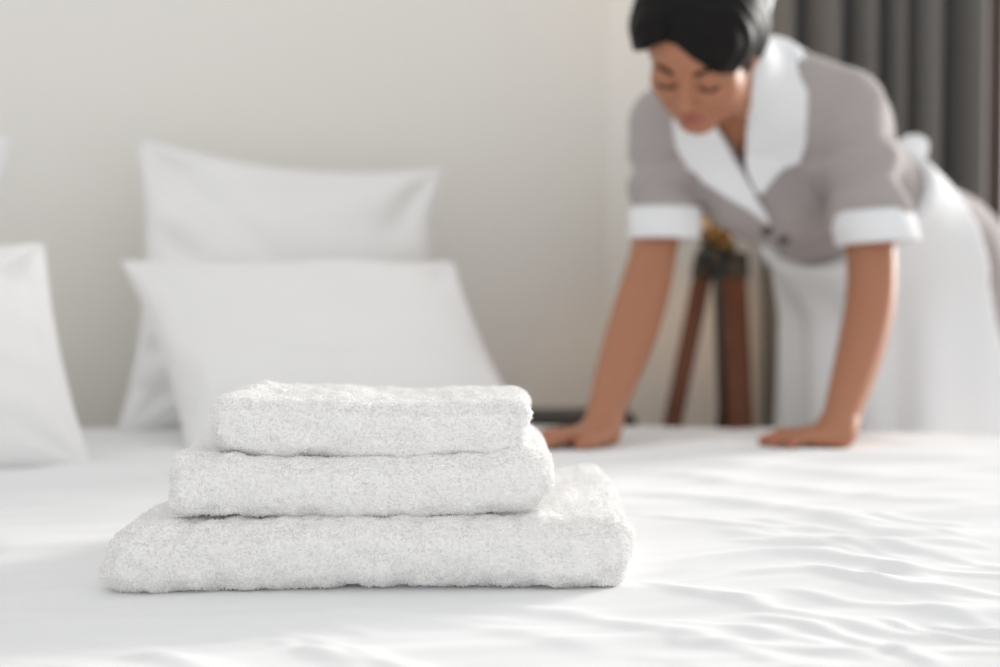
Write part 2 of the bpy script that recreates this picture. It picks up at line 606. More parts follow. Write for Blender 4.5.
for path, wd, ht in FOLDS:
    pp = np.array([on_bed(*p) for p in path])
    # resample as a smooth line
    tt = np.linspace(0, len(pp) - 1, 40)
    k = np.arange(len(pp))
    cx = np.interp(tt, k, pp[:, 0])
    cy = np.interp(tt, k, pp[:, 1])
    for _ in range(6):
        cx[1:-1] = (cx[:-2] + cx[1:-1] * 2 + cx[2:]) / 4
        cy[1:-1] = (cy[:-2] + cy[1:-1] * 2 + cy[2:]) / 4
    m = (X > cx.min() - 4 * wd) & (X < cx.max() + 4 * wd) & (Y > cy.min() - 4 * wd) & (Y < cy.max() + 4 * wd)
    qx, qy = X[m], Y[m]
    best = np.full(qx.shape, 1e9)
    par = np.zeros(qx.shape)
    sgn = np.zeros(qx.shape)
    for i in range(len(cx) - 1):
        ex, ey = cx[i + 1] - cx[i], cy[i + 1] - cy[i]
        l2 = ex * ex + ey * ey + 1e-12
        t = np.clip(((qx - cx[i]) * ex + (qy - cy[i]) * ey) / l2, 0, 1)
        dx, dy = qx - cx[i] - t * ex, qy - cy[i] - t * ey
        d = np.hypot(dx, dy)
        b = d < best
        best[b] = d[b]
        par[b] = (i + t[b]) / (len(cx) - 1)
        sgn[b] = np.sign(ex * dy - ey * dx)[b]
    wid = np.where(sgn > 0, wd * 1.25, wd * 0.75)
    fade = np.clip(np.minimum(par, 1 - par) * 5, 0, 1)
    fade = fade * fade * (3 - 2 * fade)
    H[m] += 0.42 * ht * np.exp(-(best / wid) ** 2) * fade
S = np.stack([X * 1.0 + 0.12 * Y, Y * 5.5 - 0.9 * X], -1)
H += 0.0035 * wob(S, 2.6, 3) + 0.0016 * wob(S, 7.0, 4)
H += 0.0035 * wob(pts2, 4.0, 5)
H += 0.0007 * wob(np.stack([X * 2 + Y, Y * 9 - 3 * X], -1), 9.0, 6)
# flatter where the towels, pillows and hands rest
TW = np.array([-0.11, 1.30])
flat = np.exp(-(((X - TW[0]) / 0.27) ** 4 + ((Y - TW[1]) / 0.2) ** 4))
H = H * (1 - 0.9 * flat) - 0.004 * flat
for px, py in ((575, 446), (605, 446), (790, 446), (815, 446), (845, 446)):      # the hands press the quilt down
    a_ = on_bed(px, py)
    pr = np.exp(-(((X - a_[0]) / 0.09) ** 2 + ((Y - a_[1]) / 0.09) ** 2) ** 2)
    H = H * (1 - 0.75 * pr)
edge = np.clip((1 - V) / 0.03, 0, 1)
H -= 0.012 * (1 - edge) ** 2
# crown of the quilt filling: a little lower towards the near side
Z = BED + H
# rolled far edge and hanging drop
vs = [np.stack([X, Y, Z], -1)]
rows = []
for i in range(1, nr + 1):
    t = i / nr
    if t < 0.4:
        a = t / 0.4 * math.pi / 2
        rows.append((0.035 * math.sin(a), -0.035 * (1 - math.cos(a)), 0.0))
    else:
        rows.append((0.035 + 0.01 * (t - 0.4), -0.035 - (t - 0.4) / 0.6 * 0.2, t - 0.4))
ex = [np.stack([gx, Y[:, -1] + dy + k * 0.03 * wob(np.c_[gx, gx * 0], 14.0, 8), Z[:, -1] + dz], -1) for dy, dz, k in rows]
allv = np.concatenate([vs[0], np.stack(ex, 1)], 1)
nj = allv.shape[1]
# side and near drops come from pulling the outermost rows down
sidex = np.minimum(allv[..., 0] - BX0, BX1 - allv[..., 0])
sd = np.clip(1 - sidex / 0.02, 0, 1)
allv[..., 2] -= 0.22 * sd
nd = np.clip(1 - (allv[..., 1] - BY0) / 0.02, 0, 1)
allv[..., 2] -= 0.22 * nd * (1 - sd)
allv[..., 2] = np.maximum(allv[..., 2], 0.28)
ii, jj = np.meshgrid(np.arange(nx - 1), np.arange(nj - 1), indexing='ij')
q = np.stack([ii * nj + jj, (ii + 1) * nj + jj, (ii + 1) * nj + jj + 1, ii * nj + jj + 1], -1).reshape(-1, 4)
duvet = link('duvet', mesh_np('duvet', allv.reshape(-1, 3), q), M_duvet)
tag(duvet, 'white cotton duvet with soft folds spread over the whole bed', 'duvet')


def duvet_z(x, y):
    i = int(np.clip(np.searchsorted(gx, x), 0, nx - 1))
    j = int(np.clip(np.searchsorted(Y[i], y), 0, ny - 1))
    return float(Z[i, j])


# ------------------------------------------------------------------ pillows
def pillow(name, corners, thick, label, seed, pinch=0.07, sagx=0.0, crease=()):
    """corners TL, TR, BR, BL in space; a stuffed case with pinched corners"""
    TL, TR, BR, BL = [np.asarray(c, float) for c in corners]
    n = 90
    u, vv = np.meshgrid(np.linspace(-1, 1, n), np.linspace(-1, 1, n), indexing='ij')
    # edges drawn in between the corners
    pu = u * (1 - pinch * (1 - vv ** 2) * np.abs(u) ** 3 * 1.0)
    pv = vv * (1 - pinch * (1 - u ** 2) * np.abs(vv) ** 3 * 1.3)
    s, t = (pu + 1) / 2, (pv + 1) / 2
    base = ((1 - s) * t)[..., None] * TL + (s * t)[..., None] * TR + (s * (1 - t))[..., None] * BR + ((1 - s) * (1 - t))[..., None] * BL
    nn = nrm(np.cross(TR - BL, TL - BR))
    if nn[1] > 0:
        nn = -nn                               # front side looks to the camera
    prof = (np.clip(1 - np.abs(u) ** 2.2, 0, 1) * np.clip(1 - np.abs(vv) ** 2.2, 0, 1)) ** 0.55
    belly = 1 + 0.25 * np.clip(-vv, -1, 1)     # filling sinks towards the bottom
    th = thick * prof * belly
    uv = np.stack([u, vv], -1)
    wr = 0.0
    for cu in (-1, 1):
        for cv in (-1, 1):
            du, dv = u - cu, vv - cv
            r = np.hypot(du, dv) + 1e-6
            a = np.arctan2(dv, du)
            wr = wr + np.sin(a * 9 + seed + cu) * np.exp(-(r / 0.55) ** 2) * np.clip(r * 4, 0, 1)
    amp = 0.008
    e = np.clip((1 - np.maximum(np.abs(u), np.abs(vv))) * 6, 0, 1)
    w1 = (amp * wr + 0.009 * wob(uv, 2.2, seed) + 0.004 * wob(uv * [1, 2.5], 4, seed + 1)) * e
    for u0, v0, u1, v1, wd, dp in crease:      # soft creases from one place to another on the front
        eu, ev = u1 - u0, v1 - v0
        tt = np.clip(((u - u0) * eu + (vv - v0) * ev) / (eu * eu + ev * ev), 0, 1)
        dc = np.hypot(u - u0 - tt * eu, vv - v0 - tt * ev)
        w1 = w1 - dp * np.exp(-(dc / wd) ** 2) * e * np.clip(1.2 - tt, 0, 1)
    w2 = (amp * wr + 0.006 * wob(uv, 2.2, seed + 5)) * e
    sag = sagx * (1 - u ** 2)
    F = base + nn * (th + w1)[..., None]
    B = base - nn * (th * 0.85 + w2)[..., None]
    F[..., 2] -= sag
    B[..., 2] -= sag
    v = np.concatenate([F.reshape(-1, 3), B.reshape(-1, 3)])
    i, j = np.meshgrid(np.arange(n - 1), np.arange(n - 1), indexing='ij')
    q1 = np.stack([i * n + j, (i + 1) * n + j, (i + 1) * n + j + 1, i * n + j + 1], -1).reshape(-1, 4)
    fn = np.cross(v[q1[4000, 1]] - v[q1[4000, 0]], v[q1[4000, 3]] - v[q1[4000, 0]])
    if np.dot(fn, nn) < 0:
        q1 = q1[:, ::-1]
    q2 = q1[:, ::-1] + n * n
    # weld the rim: back rim vertices become the front's
    rim = np.zeros((n, n), bool)
    rim[0] = rim[-1] = True
    rim[:, 0] = rim[:, -1] = True
    mp = np.arange(2 * n * n)
    f = np.nonzero(rim.ravel())[0]
    mp[f + n * n] = f
    q2 = mp[q2]
    o = link(name, mesh_np(name, v, np.vstack([q1, q2])), M_pillow)
    # seam piping round the rim
    ring = [(k, 0) for k in range(n)] + [(n - 1, k) for k in range(1, n)] + [(k, n - 1) for k in range(n - 2, -1, -1)] + [(0, k) for k in range(n - 2, 0, -1)]
    path = np.array([F[a, b] for a, b in ring[::3]] + [F[0, 0]])
    sv, sq, st = tube(path, 0.0025, 6)
    link('seam', mesh_np('seam', sv, sq, st), M_pillow, o)
    tag(o, label, 'pillow', 'white pillows leaning on the wall')
    return o


pillow('pillow', [P(138, 138, 2.60), P(442, 168, 2.84), P(452, 445, 2.62), P(118, 434, 2.40)], 0.085,
       'large square white pillow leaning on the wall behind another pillow', 11, 0.10,
       crease=((-0.95, 0.9, -0.1, 0.0, 0.12, 0.035), (-0.9, 0.3, -0.45, -0.1, 0.07, 0.018), (0.9, 0.9, 0.55, 0.35, 0.08, 0.015), (-1, -0.45, -0.6, -0.5, 0.07, 0.03), (-1, -0.7, -0.6, -0.8, 0.06, 0.025)))
pillow('pillow', [P(122, 261, 2.34), P(452, 262, 2.50), P(536, 446, 2.26), P(188, 448, 2.13)], 0.085,
       'plump white rectangular pillow propped right behind the towel stack', 23, 0.05,
       crease=((-0.3, -0.35, 0.35, -0.42, 0.05, 0.008), (0.95, 0.9, 0.75, 0.4, 0.07, 0.012), (-0.95, 0.95, -0.6, 0.55, 0.08, 0.012)))
pillow('pillow', [P(-300, 255, 1.90), P(43, 243, 2.10), P(92, 470, 1.94), P(-280, 492, 1.74)], 0.085,
       'white pillow at the left edge of the photo with its right corner pointing up', 31, 0.05)
pillow('pillow', [P(-310, 140, 2.10), P(14, 134, 2.38), P(-10, 425, 2.24), P(-320, 430, 1.98)], 0.07,
       'white pillow showing only a corner at the upper left picture edge', 47, 0.08)


# ------------------------------------------------------------------ towels
def towel(label, c, hx, hy, hz, yaw, warp, seed, plan=None, r=None):
    """folded terry towel: rounded slab with its fold to the front, bent by warp(x, y)"""
    h = 0.003
    F = Field((-hx - 0.03, -hy - 0.03, -hz - 0.05), (hx + 0.03, hy + 0.03, hz + 0.05), h)
    r = r or hz * 0.8

    def f(X, Y, Z):
        zz = Z - warp(X, Y)
        th = hz
        xx = X
        yy = Y
        if plan is not None:
            xx, yy, th = plan(X, Y)
        xx = xx + 0.004 * np.sin(31 * zz * 3 + seed)
        qx, qy, qz = np.abs(xx) - (hx - r), np.abs(yy) - (hy - r), np.abs(zz) - (th - r)
        d = np.sqrt(np.maximum(qx, 0) ** 2 + np.maximum(qy, 0) ** 2 + np.maximum(qz, 0) ** 2) + np.minimum(np.maximum(np.maximum(qx, qy), qz), 0) - r
        # layer lines at the two open ends and the back
        end = np.clip((np.abs(xx) - (hx - 0.012)) / 0.012, 0, 1) * (yy > -hy + 0.03)
        g = np.exp(-(zz / 0.004) ** 2)
        return (d + 0.006 * g * end).astype(np.float32) + np.float32(0)
    F.all(lambda X, Y, Z: np.broadcast_to(f(X, Y, Z), F.a.shape) - 0.0, 0.0005, 'int')
    # Field starts at +0.1: replace instead of intersecting
    hi = F.lo + F.h * F.n
    sl, X_, Y_, Z_ = F.box(F.lo, hi)
    F.a[sl] = f(X_, Y_, Z_)
    v, q = F.mesh(1)
    nn = normals(v, q)
    v = v + nn * (0.0010 * wob(v, 60, seed, 26) + 0.0013 * wob(v, 130, seed + 1, 26) + 0.0006 * wob(v, 300, seed + 2, 14))[:, None]
    cy, sy = math.cos(yaw), math.sin(yaw)
    R = np.array([[cy, -sy, 0], [sy, cy, 0], [0, 0, 1]])
    v = v @ R.T + np.asarray(c)
    o = link('folded_towel', mesh_np('folded_towel', v, q), M_towel)
    tag(o, label, 'towel', 'stack of folded towels on the bed')
    # pile: short bent loops of yarn over every face that can be seen
    nn = normals(v, q)
    fc = v[q].mean(1)
    fnn = nn[q].mean(1)
    keep = fnn[:, 2] > -0.93
    qs = q[keep]
    per = 6
    n = len(qs) * per
    a, b = rng.random((n, 1)), rng.random((n, 1))
    Q = np.repeat(qs, per, 0)
    base = (v[Q[:, 0]] * (1 - a) * (1 - b) + v[Q[:, 1]] * a * (1 - b) + v[Q[:, 2]] * a * b + v[Q[:, 3]] * (1 - a) * b)
    nb = nn[Q[:, 0]]
    jit = rng.normal(size=(n, 3))
    cl = np.stack([wob(base, 220, seed + 9), wob(base, 220, seed + 10), wob(base, 220, seed + 11)], -1)
    dr = nb + 0.5 * jit + 0.06 * cl
    dr /= np.linalg.norm(dr, axis=1)[:, None]
    L = rng.uniform(0.0013, 0.0025, (n, 1)) * (1 + 0.03 * wob(base, 150, seed + 12)[:, None])
    sd_ = np.cross(dr, rng.normal(size=(n, 3)))
    sd_ /= np.linalg.norm(sd_, axis=1)[:, None] + 1e-9
    s2 = np.cross(dr, sd_)
    rr = rng.uniform(0.0005, 0.0008, (n, 1))
    base = base - nb * 0.0008
    vs = np.empty((n, 7, 3))
    mid = base + dr * L * 0.6
    bend = 0.55 * rng.normal(size=(n, 3)) - np.array([0, 0, 0.25])
    tip = mid + (dr + bend) * L * 0.5
    for k in range(3):
        an = k * 2 * math.pi / 3
        off = (math.cos(an) * sd_ + math.sin(an) * s2) * rr
        vs[:, k] = base + off
        vs[:, 3 + k] = mid + off * 0.9
    vs[:, 6] = tip
    o7 = (np.arange(n) * 7)[:, None]
    qd = np.concatenate([o7 + np.array([[k, (k + 1) % 3, 3 + (k + 1) % 3, 3 + k]]) for k in range(3)])
    td = np.concatenate([o7 + np.array([[3 + k, 3 + (k + 1) % 3, 6]]) for k in range(3)])
    pl = link('pile', mesh_np('pile', vs.reshape(-1, 3), qd, td, False), M_pile, o)
    pl['kind'] = 'stuff'
    return o


d0 = 1.142                                  # depth of the stack's front


def xw(px, d=d0):
    return (px - 500) / FPX * d


# bottom: lower and thinner towards its left end
hx0 = (xw(636) - xw(90)) / 2
cx0 = (xw(636) + xw(90)) / 2


def plan0(X, Y):
    th = 0.0300 - 0.002 * np.clip(-X / hx0, 0, 1) ** 3
    xx = X + 0.045 * np.clip((Y + 0.02) / 0.15, 0, 1) * np.clip(-X / hx0, 0, 1) * -1.0
    return xx, Y + 0 * X, th + 0 * Y


towel('largest folded white terry towel at the bottom of the stack', (cx0, d0 + 0.16, BED + 0.0235), hx0, 0.155, 0.0285, 0.012,
      lambda X, Y: 0.002 * np.sin(9 * X + 1) - 0.004 * (X / hx0) ** 2 * 0 + 0.003 * np.clip(-X / hx0, 0, 1) * -1 + 0.010 * np.clip((X - 0.13) / 0.08, 0, 1) * np.clip((Y + 0.02) / 0.1, 0, 1), 3, plan0, r=0.0255)
hx1 = (xw(551) - xw(154)) / 2
cx1 = (xw(551) + xw(154)) / 2
towel('medium folded white terry towel in the middle of the stack', (cx1, d0 + 0.145, BED + 0.0808), hx1, 0.125, 0.0265, 0.006,
      lambda X, Y: -0.0065 * np.cos(X / hx1 * math.pi * 0.55) + 0.0025 + 0.0035 * (X / hx1) ** 3 + 0 * Y, 5, None, r=0.020)
hx2 = (xw(533) - xw(199)) / 2
cx2 = (xw(533) + xw(199)) / 2
towel('smallest folded white terry towel on top of the stack', (cx2, d0 + 0.14, BED + 0.1278), hx2, 0.105, 0.0250, -0.01,
      lambda X, Y: -0.0055 * np.cos(X / hx2 * math.pi * 0.5) + 0.0012 - 0.003 * X / hx2 - 0.0015 * np.sin(7 * X / hx2) + 0 * Y, 8, None, r=0.017)

# ------------------------------------------------------------------ curtain
cur_x0, cur_x1 = 0.585, 1.085
n = 700
gx2 = np.linspace(cur_x0, cur_x1, n)
ph = np.cumsum(1 + 0.35 * np.sin(gx2 * 23 + 0.5) + 0.25 * np.sin(gx2 * 51)) / n * (cur_x1 - cur_x0) / 0.080 * 2 * math.pi
gz = np.linspace(0.02, 2.62, 40)
cols = []
for z in gz:
    am = 0.058 * (0.85 + 0.15 * math.sin(z * 2))
    y = CY - 0.095 + am * np.sin(ph + 0.12 * math.sin(z * 3)) + 0.012 * np.sin(2 * ph + 0.7)
    x = gx2 + 0.012 * np.cos(ph)
    cols.append(np.stack([x, y, np.full(n, z)], -1))
A = np.stack(cols, 1)
Bk = A + np.array([0, 0.004, 0])
nj = len(gz)
i, j = np.meshgrid(np.arange(n - 1), np.arange(nj - 1), indexing='ij')
q1 = np.stack([i * nj + j, (i + 1) * nj + j, (i + 1) * nj + j + 1, i * nj + j + 1], -1).reshape(-1, 4)
q2 = q1[:, ::-1] + n * nj
sidq = [(k, k + 1, n * nj + k + 1, n * nj + k) for k in range(nj - 1)] + [((n - 1) * nj + k + 1, (n - 1) * nj + k, n * nj + (n - 1) * nj + k, n * nj + (n - 1) * nj + k + 1) for k in range(nj - 1)]
cu = link('curtain', mesh_np('curtain', np.concatenate([A.reshape(-1, 3), Bk.reshape(-1, 3)]), np.vstack([q1, q2, sidq])), M_curtain)
tag(cu, 'dark grey pleated floor-length curtain hanging behind the maid', 'curtain')

# ------------------------------------------------------------------ bedside table and tripod lamp
tb = empty('bedside_table', (0.12, 2.85, 0))
tag(tb, 'low black bedside table with rounded top behind the far bed edge', 'table')
a0, a1 = P(505, 412, 2.84), P(634, 412, 2.84)
tz = a0[2]
prof = []
cxn, cyn, hwx, hwy = (a0[0] + a1[0]) / 2, 2.83, (a1[0] - a0[0]) / 2, 0.12
pl = []
for k in range(40):
    a = k / 40 * 2 * math.pi
    s, c = math.sin(a), math.cos(a)
    pl.append((cxn + hwx * abs(c) ** 0.35 * np.sign(c), cyn + hwy * abs(s) ** 0.35 * np.sign(s)))
pl = np.array(pl)
rings = []
for z, k in ((tz - 0.035, 0.96), (tz - 0.028, 1.0), (tz - 0.008, 1.0), (tz, 0.95)):
    rings.append(np.c_[(pl - [cxn, cyn]) * k + [cxn, cyn], np.full(40, z)])
v = np.concatenate(rings + [np.array([[cxn, cyn, tz - 0.035], [cxn, cyn, tz]])])
q = [(i * 40 + j, i * 40 + (j + 1) % 40, (i + 1) * 40 + (j + 1) % 40, (i + 1) * 40 + j) for i in range(3) for j in range(40)]
t = [(160, (j + 1) % 40, j) for j in range(40)] + [(161, 120 + j, 120 + (j + 1) % 40) for j in range(40)]
link('tabletop', mesh_np('tabletop', v, q, t), M_black, tb)
for sx in (-1, 1):
    for sy in (-1, 1):
        v, q, t = bar((cxn + sx * hwx * 0.8, cyn + sy * hwy * 0.75, tz - 0.034), (cxn + sx * hwx * 0.85, cyn + sy * hwy * 0.8, 0), 0.03, 0.03, (1, 0, 0), 0.7)
        link('leg', mesh_np('leg', v, q, t, False), M_black, tb)

LD = 2.92
hub = P(717, 243, LD)
lamp = empty('tripod_floor_lamp', (hub[0], LD, 0))
tag(lamp, 'tripod floor lamp with dark wooden legs standing in the room corner', 'lamp')
fl_a = P(672, 425, LD - 0.03)
la0 = P(706, 258, LD)
dl = (fl_a - la0) / (la0[2] - fl_a[2])
fa = la0 + dl * la0[2]
rb0, rb1 = P(733, 258, LD - 0.03), P(741, 425, LD - 0.09)
dl = (rb1 - rb0) / (rb0[2] - rb1[2])
fb = rb0 + dl * rb0[2]
rc0, rc1 = P(719, 250, LD + 0.03), P(725, 425, LD + 0.10)
dl = (rc1 - rc0) / (rc0[2] - rc1[2])
fc_ = rc0 + dl * rc0[2]
fc_[1] = min(fc_[1], CY - 0.04)
for (a, b, wdt) in ((la0, fa, 0.040), (rb0, fb, 0.052), (rc0, fc_, 0.030)):
    v, q, t = bar(a, b, wdt, 0.022, (1, 0, 0), 0.85)
    lg = link('leg', mesh_np('leg', v, q, t, False), M_wood, lamp)
    v, q, t = bar(a + (a - b) * 0.012, a + (b - a) * 0.05, wdt + 0.008, 0.03, (1, 0, 0))
    link('bracket', mesh_np('bracket', v, q, t, False), M_metal, lg)
    v, q, t = lathe([(0.0, -0.026), (0.008, -0.026), (0.008, 0.026), (0.0, 0.026)], a + (b - a) * 0.03, (0, 1, 0), 12)
    link('bolt', mesh_np('bolt', v, q, t), M_brass, lg)
cab = [P(716, 250, LD - 0.05), P(718, 290, LD - 0.06), P(720, 340, LD - 0.06), P(723, 390, LD - 0.06), P(719, 425, LD - 0.06), P(715, 480, LD - 0.05)]
cab = np.array(cab)
tt = np.linspace(0, 5, 30)
cp = np.stack([np.interp(tt, np.arange(6), cab[:, k]) for k in range(3)], 1)
v, q, t = tube(cp, 0.006, 8)
link('cable', mesh_np('cable', v, q, t), M_metal, lamp)
v, q, t = lathe([(0.0, -0.045), (0.034, -0.045), (0.040, -0.038), (0.040, -0.01), (0.03, 0.0), (0.03, 0.02), (0.016, 0.03), (0.012, 0.05), (0.012, 0.11), (0, 0.11)], hub, (0, 0, 1), 24)
link('hub', mesh_np('hub', v, q, t), M_metal, lamp)
v, q, t = lathe([(0.0, -0.02), (0.016, -0.02), (0.016, 0.02), (0.0, 0.02)], P(705, 236, LD - 0.045), (0, 1, 0), 16)
link('knob', mesh_np('knob', v, q, t), M_brass, lamp)
v, q, t = lathe([(0.0, -0.018), (0.013, -0.018), (0.013, 0.018), (0.0, 0.018)], P(729, 246, LD - 0.045), (0, 1, 0), 16)
link('knob', mesh_np('knob', v, q, t), M_brass, lamp)
sc_ = hub + np.array([0.0, 0, 0.045])
v, q, t = lathe([(0.115, 0.0), (0.112, 0.001), (0.085, 0.20), (0.088, 0.20), (0.115, 0.0)], sc_, (0, 0, 1), 40)
link('lamp_shade', mesh_np('lamp_shade', v, q, t), M_shade, lamp)
v, q, t = lathe([(0.0, -0.03), (0.02, -0.024), (0.03, 0.0), (0.022, 0.022), (0.014, 0.04), (0.0, 0.045)], sc_ + [0, 0, 0.10], (0, 0, 1), 20)
link('bulb', mesh_np('bulb', v, q, t), M_bulb, lamp)

# ------------------------------------------------------------------ the maid
N_ = P(758, 78, 2.33)                       # neck base
SR = P(670, 124, 2.40)                      # her right shoulder (left in the picture)
SLf = P(843, 106, 2.32)
Wst = P(846, 212, 2.57)                     # waist centre
PV = np.array([0.775, 2.73, 0.83])          # pelvis
Md = (SR + SLf) / 2
T = nrm(N_ - Wst)
Lt = nrm(SLf - SR)
Lt = nrm(Lt - T * np.dot(Lt, T))
Ft = np.cross(Lt, T)
if Ft[1] > 0:
    Ft = -Ft
Lp = nrm(np.array([0.83, -0.55, 0.0]))
Fp = np.array([-0.55, -0.83, 0.0])
ER, WRr = P(645, 298, 2.335), P(603, 428, 2.195)
EL, WL = P(868, 306, 2.275), P(838, 430, 2.16)
Hc = P(701, 44, 2.13)
U = nrm([-0.20, -0.72, 0.66])
Fh = np.array([-0.33, -0.60, -0.74])
Fh = nrm(Fh - U * np.dot(U, Fh))
Lh = np.cross(U, Fh)
if Lh[0] < 0:
    Lh = -Lh
HA = np.stack([Lh, Fh, U])
HS = 1.03


def hd(l, f, u):
    return Hc + HS * (l * Lh + f * Fh + u * U)


Ch = Wst + 0.20 * T - 0.012 * Ft            # chest section
Up = Md - 0.01 * Ft


def trunk(F, e, bust=True):
    F.eseg(PV, Wst, Lp, Lt, (0.165 + e, 0.115 + e), (0.122 + e, 0.092 + e), 0.05)
    F.eseg(Wst, Ch, Lt, Lt, (0.122 + e, 0.092 + e), (0.138 + e, 0.105 + e), 0.04)
    F.eseg(Ch, Up, Lt, Lt, (0.138 + e, 0.105 + e), (0.115 + e, 0.070 + e), 0.04)
    F.limb(N_ - 0.01 * T, SR, 0.045 + e, 0.055 + e, 0.04)
    F.limb(N_ - 0.01 * T, SLf, 0.045 + e, 0.055 + e, 0.04)
    if bust:
        for s in (-1, 1):
            F.ell(Ch + 0.012 * T + s * 0.072 * Lt + 0.075 * Ft, [Lt, T, Ft], (0.068 + e, 0.07 + e, 0.062 + e), 0.03)


lo = np.array([-0.06, 2.0, -0.005])
hi = np.array([1.08, 3.02, 1.42])
Bd = Field(lo, hi, 0.004)
trunk(Bd, 0.0)
# neck
nb, nt_ = N_ + 0.0 * T + 0.012 * Ft, hd(0, -0.03, -0.055)
Bd.limb(nb - 0.03 * T, nt_, 0.050, 0.047, 0.025)
Bd.limb(nb + 0.03 * Ft, hd(0, 0.0, -0.06), 0.042, 0.042, 0.025)
# head


def he(l, f, u, r, k=0.012, op='add'):
    Bd.ell(hd(l, f, u), HA, tuple(HS * t for t in r), k, op)


he(0, -0.012, 0.030, (0.074, 0.094, 0.083))
he(0, 0.028, -0.030, (0.064, 0.062, 0.080), 0.02)
he(0, 0.030, 0.035, (0.066, 0.062, 0.055), 0.02)
he(0, 0.060, -0.098, (0.026, 0.022, 0.018), 0.03)
for s in (-1, 1):
    he(s * 0.036, 0.052, -0.030, (0.028, 0.028, 0.026), 0.02)
    he(s * 0.040, 0.022, -0.072, (0.022, 0.034, 0.024), 0.025)
    he(s * 0.031, 0.096, -0.001, (0.019, 0.012, 0.013), 0.012, 'sub')
    he(s * 0.031, 0.074, -0.002, (0.0165, 0.0155, 0.0125), 0.004)
    he(s * 0.030, 0.086, 0.019, (0.022, 0.007, 0.005), 0.01)
    he(s * 0.076, -0.006, -0.012, (0.008, 0.018, 0.030), 0.006)
    he(s * 0.011, 0.095, -0.036, (0.0075, 0.009, 0.007), 0.006)
Bd.limb(hd(0, 0.084, 0.010), hd(0, 0.107, -0.031), 0.0075, 0.0105, 0.010)
he(0, 0.087, -0.062, (0.020, 0.010, 0.0055), 0.006)
he(0, 0.085, -0.072, (0.018, 0.011, 0.0065), 0.006)
# arms
def arm(keys):
    """tapered arm through (pixel x, y, depth, radius) keys"""
    pts = np.array([[*P(x, y, d), r] for x, y, d, r in keys])
    t = np.linspace(0, len(pts) - 1, 30)
    c = np.stack([np.interp(t, np.arange(len(pts)), pts[:, k]) for k in range(4)], 1)
    for _ in range(6):
        c[1:-1] = (c[:-2] + 2 * c[1:-1] + c[2:]) / 4
    Bd.chain(c[:, :3], c[:, 3], 0.003)


arm([(670, 124, 2.40, 0.046), (663, 190, 2.38, 0.040), (656, 245, 2.365, 0.037), (643, 297, 2.335, 0.044), (628, 345, 2.29, 0.042), (608, 400, 2.225, 0.031), (603, 428, 2.195, 0.027)])
arm([(843, 106, 2.32, 0.046), (862, 180, 2.31, 0.041), (872, 245, 2.30, 0.039), (872, 300, 2.28, 0.040), (861, 350, 2.24, 0.038), (846, 400, 2.19, 0.030), (838, 430, 2.16, 0.027)])
NAILS = []


def hand(wrist, D, thumb_side, scale=1.0):
    """flat hand resting on the bed; D = direction of the fingers"""
    D = nrm([D[0], D[1], 0])
    S = np.array([-D[1], D[0], 0]) * thumb_side        # towards the thumb
    up = np.array([0, 0, 1.0])
    zb = max(duvet_z(wrist[0] + D[0] * t, wrist[1] + D[1] * t) for t in (0.0, 0.04, 0.08, 0.12))
    root = np.array([wrist[0], wrist[1], zb])
    g = scale

    def pt(a, b, c):
        return root + g * (D * a + S * b) + up * c
    # heel and palm
    Bd.limb(wrist, pt(0.008, 0, 0.026), 0.027, 0.026, 0.015)
    for b0, b1, r0, r1 in ((0.018, 0.028, 0.017, 0.011), (0.0, 0.010, 0.017, 0.0115), (-0.012, -0.010, 0.016, 0.011), (-0.020, -0.028, 0.015, 0.0105)):
        Bd.limb(pt(0.005, b0, 0.017), pt(0.074, b1, 0.0145), r0, r1, 0.012)
    fingers = [(0.076, 0.028, 0.072, 0.10), (0.080, 0.010, 0.080, 0.02), (0.076, -0.010, 0.073, -0.07), (0.068, -0.028, 0.058, -0.20)]
    for a, b, ln, sp in fingers:
        p0 = pt(a - 0.008, b, 0.017)
        c_, s_ = math.cos(sp), math.sin(sp)
        k1 = pt(a + ln * 0.42 * c_, b + ln * 0.42 * s_, 0.018)
        k2 = pt(a + ln * 0.74 * c_, b + ln * 0.74 * s_, 0.0115)
        k3 = pt(a + ln * 0.96 * c_, b + ln * 0.96 * s_, 0.0075)
        Bd.chain([p0, k1, k2, k3], [0.0105, 0.0092, 0.0082, 0.0068], 0.004)
        NAILS.append((k3 + up * 0.0055, nrm(k3 - k2), S))
    t0, t1, t2, t3 = pt(0.012, 0.022, 0.019), pt(0.040, 0.046, 0.016), pt(0.066, 0.058, 0.012), pt(0.086, 0.061, 0.0085)
    Bd.chain([t0, t1, t2, t3], [0.018, 0.0125, 0.0105, 0.0085], 0.008)
    NAILS.append((t3 + up * 0.0068, nrm(t3 - t2), S))


hand(WRr, (-0.88, -0.47), 1, 0.9)
hand(WL, (-0.96, -0.26), -1, 0.80)
# legs
for s in (-1, 1):
    hip = PV + s * 0.085 * Lp - np.array([0, 0, 0.02])
    kn = np.array([0.80, 2.74, 0.46]) + s * 0.075 * Lp
    an = np.array([0.83, 2.80, 0.08]) + s * 0.07 * Lp
    Bd.chain([hip, kn, kn * 0.6 + an * 0.4 - 0.012 * Fp, an], [0.085, 0.055, 0.052, 0.036], 0.03)
    Bd.limb(an - np.array([0, 0, 0.045]) - 0.02 * Fp, an + 0.13 * Fp - np.array([0, 0, 0.055]), 0.034, 0.024, 0.02)
maid = empty('person', (PV[0], PV[1], 0))
tag(maid, 'maid in a grey dress and white apron leaning over the bed, smoothing the duvet', 'person')
v, q = Bd.mesh(1)
body = link('body', mesh_np('body', v, q), M_skin, maid)
